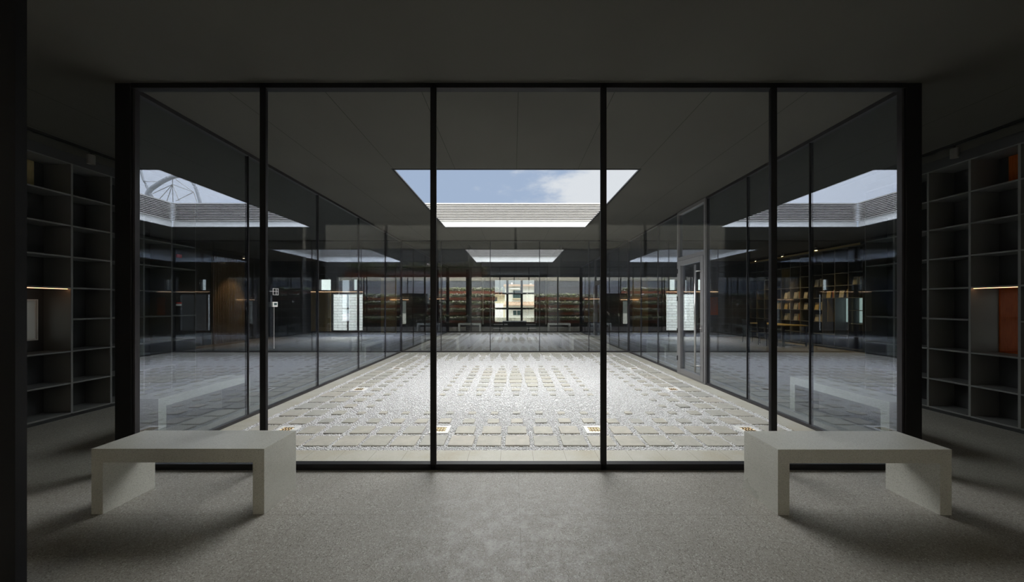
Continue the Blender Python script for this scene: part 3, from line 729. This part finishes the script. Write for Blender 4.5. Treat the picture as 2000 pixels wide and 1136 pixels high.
MB().box(*hb(1001, 1018, -.05, .01, 604.5, 606)).box(*hb(1009, 1010, -.05, .01, 606, 615)).box(*hb(1001, 1002, -.05, .01, 606, 615)).box(*hb(1017, 1018, -.05, .01, 606, 615)).build('window_frame', M['white'], e)
MB().box(*hb(998, 1001, 1, 1.4, 550, 556)).box(*hb(1036, 1040, 1, 1.4, 552, 556)).build('chimney', M['white'], e)
tag(e, 'pale house with a red cornice and tiled canopy outside the far window', 'house')
D = 33.
e = empty('house', (px(974), D, -.4)); ox = px(974)
MB().box(*hb(950, 987, 0, 4, 576, 640)).build('wall', M['yellowrender'], e)
MB().box(*hb(948, 989, -.5, 4.2, 573.5, 576)).build('roof', M['rooftile'], e)
MB().box(*hb(966, 971, -.03, .02, 580, 588)).build('window', M['houseglass'], e)
tag(e, 'low yellowish house left of the pale house outside the far window', 'house')
D = 23.
o = MB().box(px(950), px(983), D, D + .2, -.4, pz(592))
tag(o.build('garden_wall', M['white']), 'white garden wall outside the left part of the far window', 'wall')
o = MB().box(px(940), px(1070), 21.5, 21.9, -.4, EYE + (594 - 620) * 21.5 / F)
tag(o.build('rubble_wall', M['rubble']), 'low rubble stone wall outside the bottom of the far window', 'wall')

# steel arches far to the right, mirrored in the left glass
def refl(p, q, t_=.06):   # real position of what the left glass mirrors at this place
    return (2 * XL + (1003 - p) * t_, F * t_, EYE + (594 - q) * t_)
e = empty('steel_arch', (2 * XL + 40, 38, -.4)); e0 = Vector(e.location)
def arc(pts, r):
    P_ = [Vector(refl(*p)) - e0 for p in pts]; out = []
    for k in range(len(P_) - 1):
        a, b, c_, d_ = P_[max(k - 1, 0)], P_[k], P_[k + 1], P_[min(k + 2, len(P_) - 1)]
        for s in range(6):
            t_ = s / 6; out.append(.5 * ((2 * b) + (c_ - a) * t_ + (2 * a - 5 * b + 4 * c_ - d_) * t_ ** 2 + (3 * b - a - 3 * c_ + d_) * t_ ** 3))
    return MB().tube(out + [P_[-1]], r, 12)
arc([(281, 594), (283, 480), (285, 420), (289, 378), (308, 360), (332, 347), (357, 341)], .24).build('main_arch', M['steelwhite'], e, smooth=True)
arc([(357, 341), (374, 353), (384, 372), (392, 400)], .15).build('side_arch', M['steelwhite'], e, smooth=True)
arc([(272, 320), (278, 345), (287, 365), (296, 385)], .12).build('side_arch', M['steelwhite'], e, smooth=True)
tr = MB()
hub = (337, 360)
for p in ((298, 378), (312, 388), (326, 392), (338, 395), (337, 345), (378, 375), (350, 392)):
    tr.tube([Vector(refl(*hub)) - e0, Vector(refl(*p)) - e0], .035, 6)
for a, b in (((378, 375), (344, 392)), ((378, 375), (385, 395)), ((281, 354), (312, 355)), ((343, 350), (378, 375)), ((281, 354), (300, 385))):
    tr.tube([Vector(refl(*a)) - e0, Vector(refl(*b)) - e0], .035, 6)
tr.build('bracing', M['spotmetal'], e)
tag(e, 'white tubular steel arches against the sky, mirrored in the left glass', 'arch')

# ------------------------------------------------------------------ sky
W = bpy.data.worlds.new('sky'); SC.world = W; W.use_nodes = True
class _W: node_tree = W.node_tree
nt = W.node_tree; nt.nodes.clear()
out = N(_W, 'ShaderNodeOutputWorld'); bg = N(_W, 'ShaderNodeBackground'); L(_W, bg.outputs[0], out.inputs[0])
tc = N(_W, 'ShaderNodeTexCoord').outputs['Generated']
sp = N(_W, 'ShaderNodeSeparateXYZ'); L(_W, tc, sp.inputs[0]); sx, sy, sz = sp.outputs
def sstep(v, a, b):
    n = N(_W, 'ShaderNodeMapRange', interpolation_type='SMOOTHSTEP'); L(_W, v, n.inputs[0]); n.inputs[1].default_value = a; n.inputs[2].default_value = b; return n.outputs[0]
mp = N(_W, 'ShaderNodeMapping'); mp.inputs['Scale'].default_value = (1, 1, 2.6); mp.inputs['Location'].default_value = (.3, .1, .55); L(_W, tc, mp.inputs[0])
nz = noise(_W, mp.outputs[0], 4.2, 8, .6)
biasr = mth(_W, 'MULTIPLY', sstep(sx, -.06, .22), .26)
diag = mth(_W, 'MULTIPLY', sstep(mth(_W, 'SUBTRACT', mth(_W, 'MULTIPLY', sx, .25), mth(_W, 'SUBTRACT', sz, .33)), -.04, .06), .10)
biasl = mth(_W, 'MULTIPLY', sstep(mth(_W, 'MULTIPLY', sx, -1.), .35, .6), .35)
cl = sstep(mth(_W, 'ADD', mth(_W, 'ADD', nz, diag), mth(_W, 'ADD', biasr, biasl)), .62, .84)
low = mixc(_W, cl, (.38, .48, .66), (.76, .79, .84))
low = mixc(_W, mth(_W, 'SUBTRACT', 1., sstep(sz, .0, .22)), low, (.70, .76, .74))
high = sstep(sz, .40, .53)
dt = N(_W, 'ShaderNodeVectorMath', operation='DOT_PRODUCT'); L(_W, tc, dt.inputs[0]); dt.inputs[1].default_value = (0, math.cos(math.radians(38)), math.sin(math.radians(38)))
lobe = sstep(dt.outputs['Value'], .72, .97)
ZEN, LOBE = 6.2, 5.5
sidew = sstep(mth(_W, 'ABSOLUTE', sx), .3, .6)
st = mth(_W, 'ADD', mth(_W, 'ADD', 1., mth(_W, 'MULTIPLY', sidew, 1.8)), mth(_W, 'MULTIPLY', high, mth(_W, 'ADD', ZEN, mth(_W, 'MULTIPLY', lobe, LOBE))))
fin = mixc(_W, high, low, (.97, .98, 1.))
L(_W, fin, bg.inputs[0]); L(_W, st, bg.inputs[1])
W.cycles.sampling_method = 'MANUAL'; W.cycles.sample_map_resolution = 1024

# ------------------------------------------------------------------ camera
cam = bpy.data.cameras.new('camera'); co_ = bpy.data.objects.new('camera', cam); COL.objects.link(co_)
co_.location = (0, 0, EYE); co_.rotation_euler = (math.pi / 2, 0, 0)
cam.sensor_width = 36; cam.lens = 36 * F / 2000; cam.shift_x = -3 / 2000; cam.shift_y = 26 / 2000; cam.clip_start = .05; cam.clip_end = 300
SC.camera = co_
SC.view_settings.view_transform = 'Standard'; SC.view_settings.look = 'None'; SC.view_settings.gamma = 1; SC.view_settings.exposure = 0
SC.view_settings.use_curve_mapping = False
SC.cycles.transparent_max_bounces = 24; SC.cycles.max_bounces = 12; SC.cycles.glossy_bounces = 8; SC.cycles.diffuse_bounces = 5
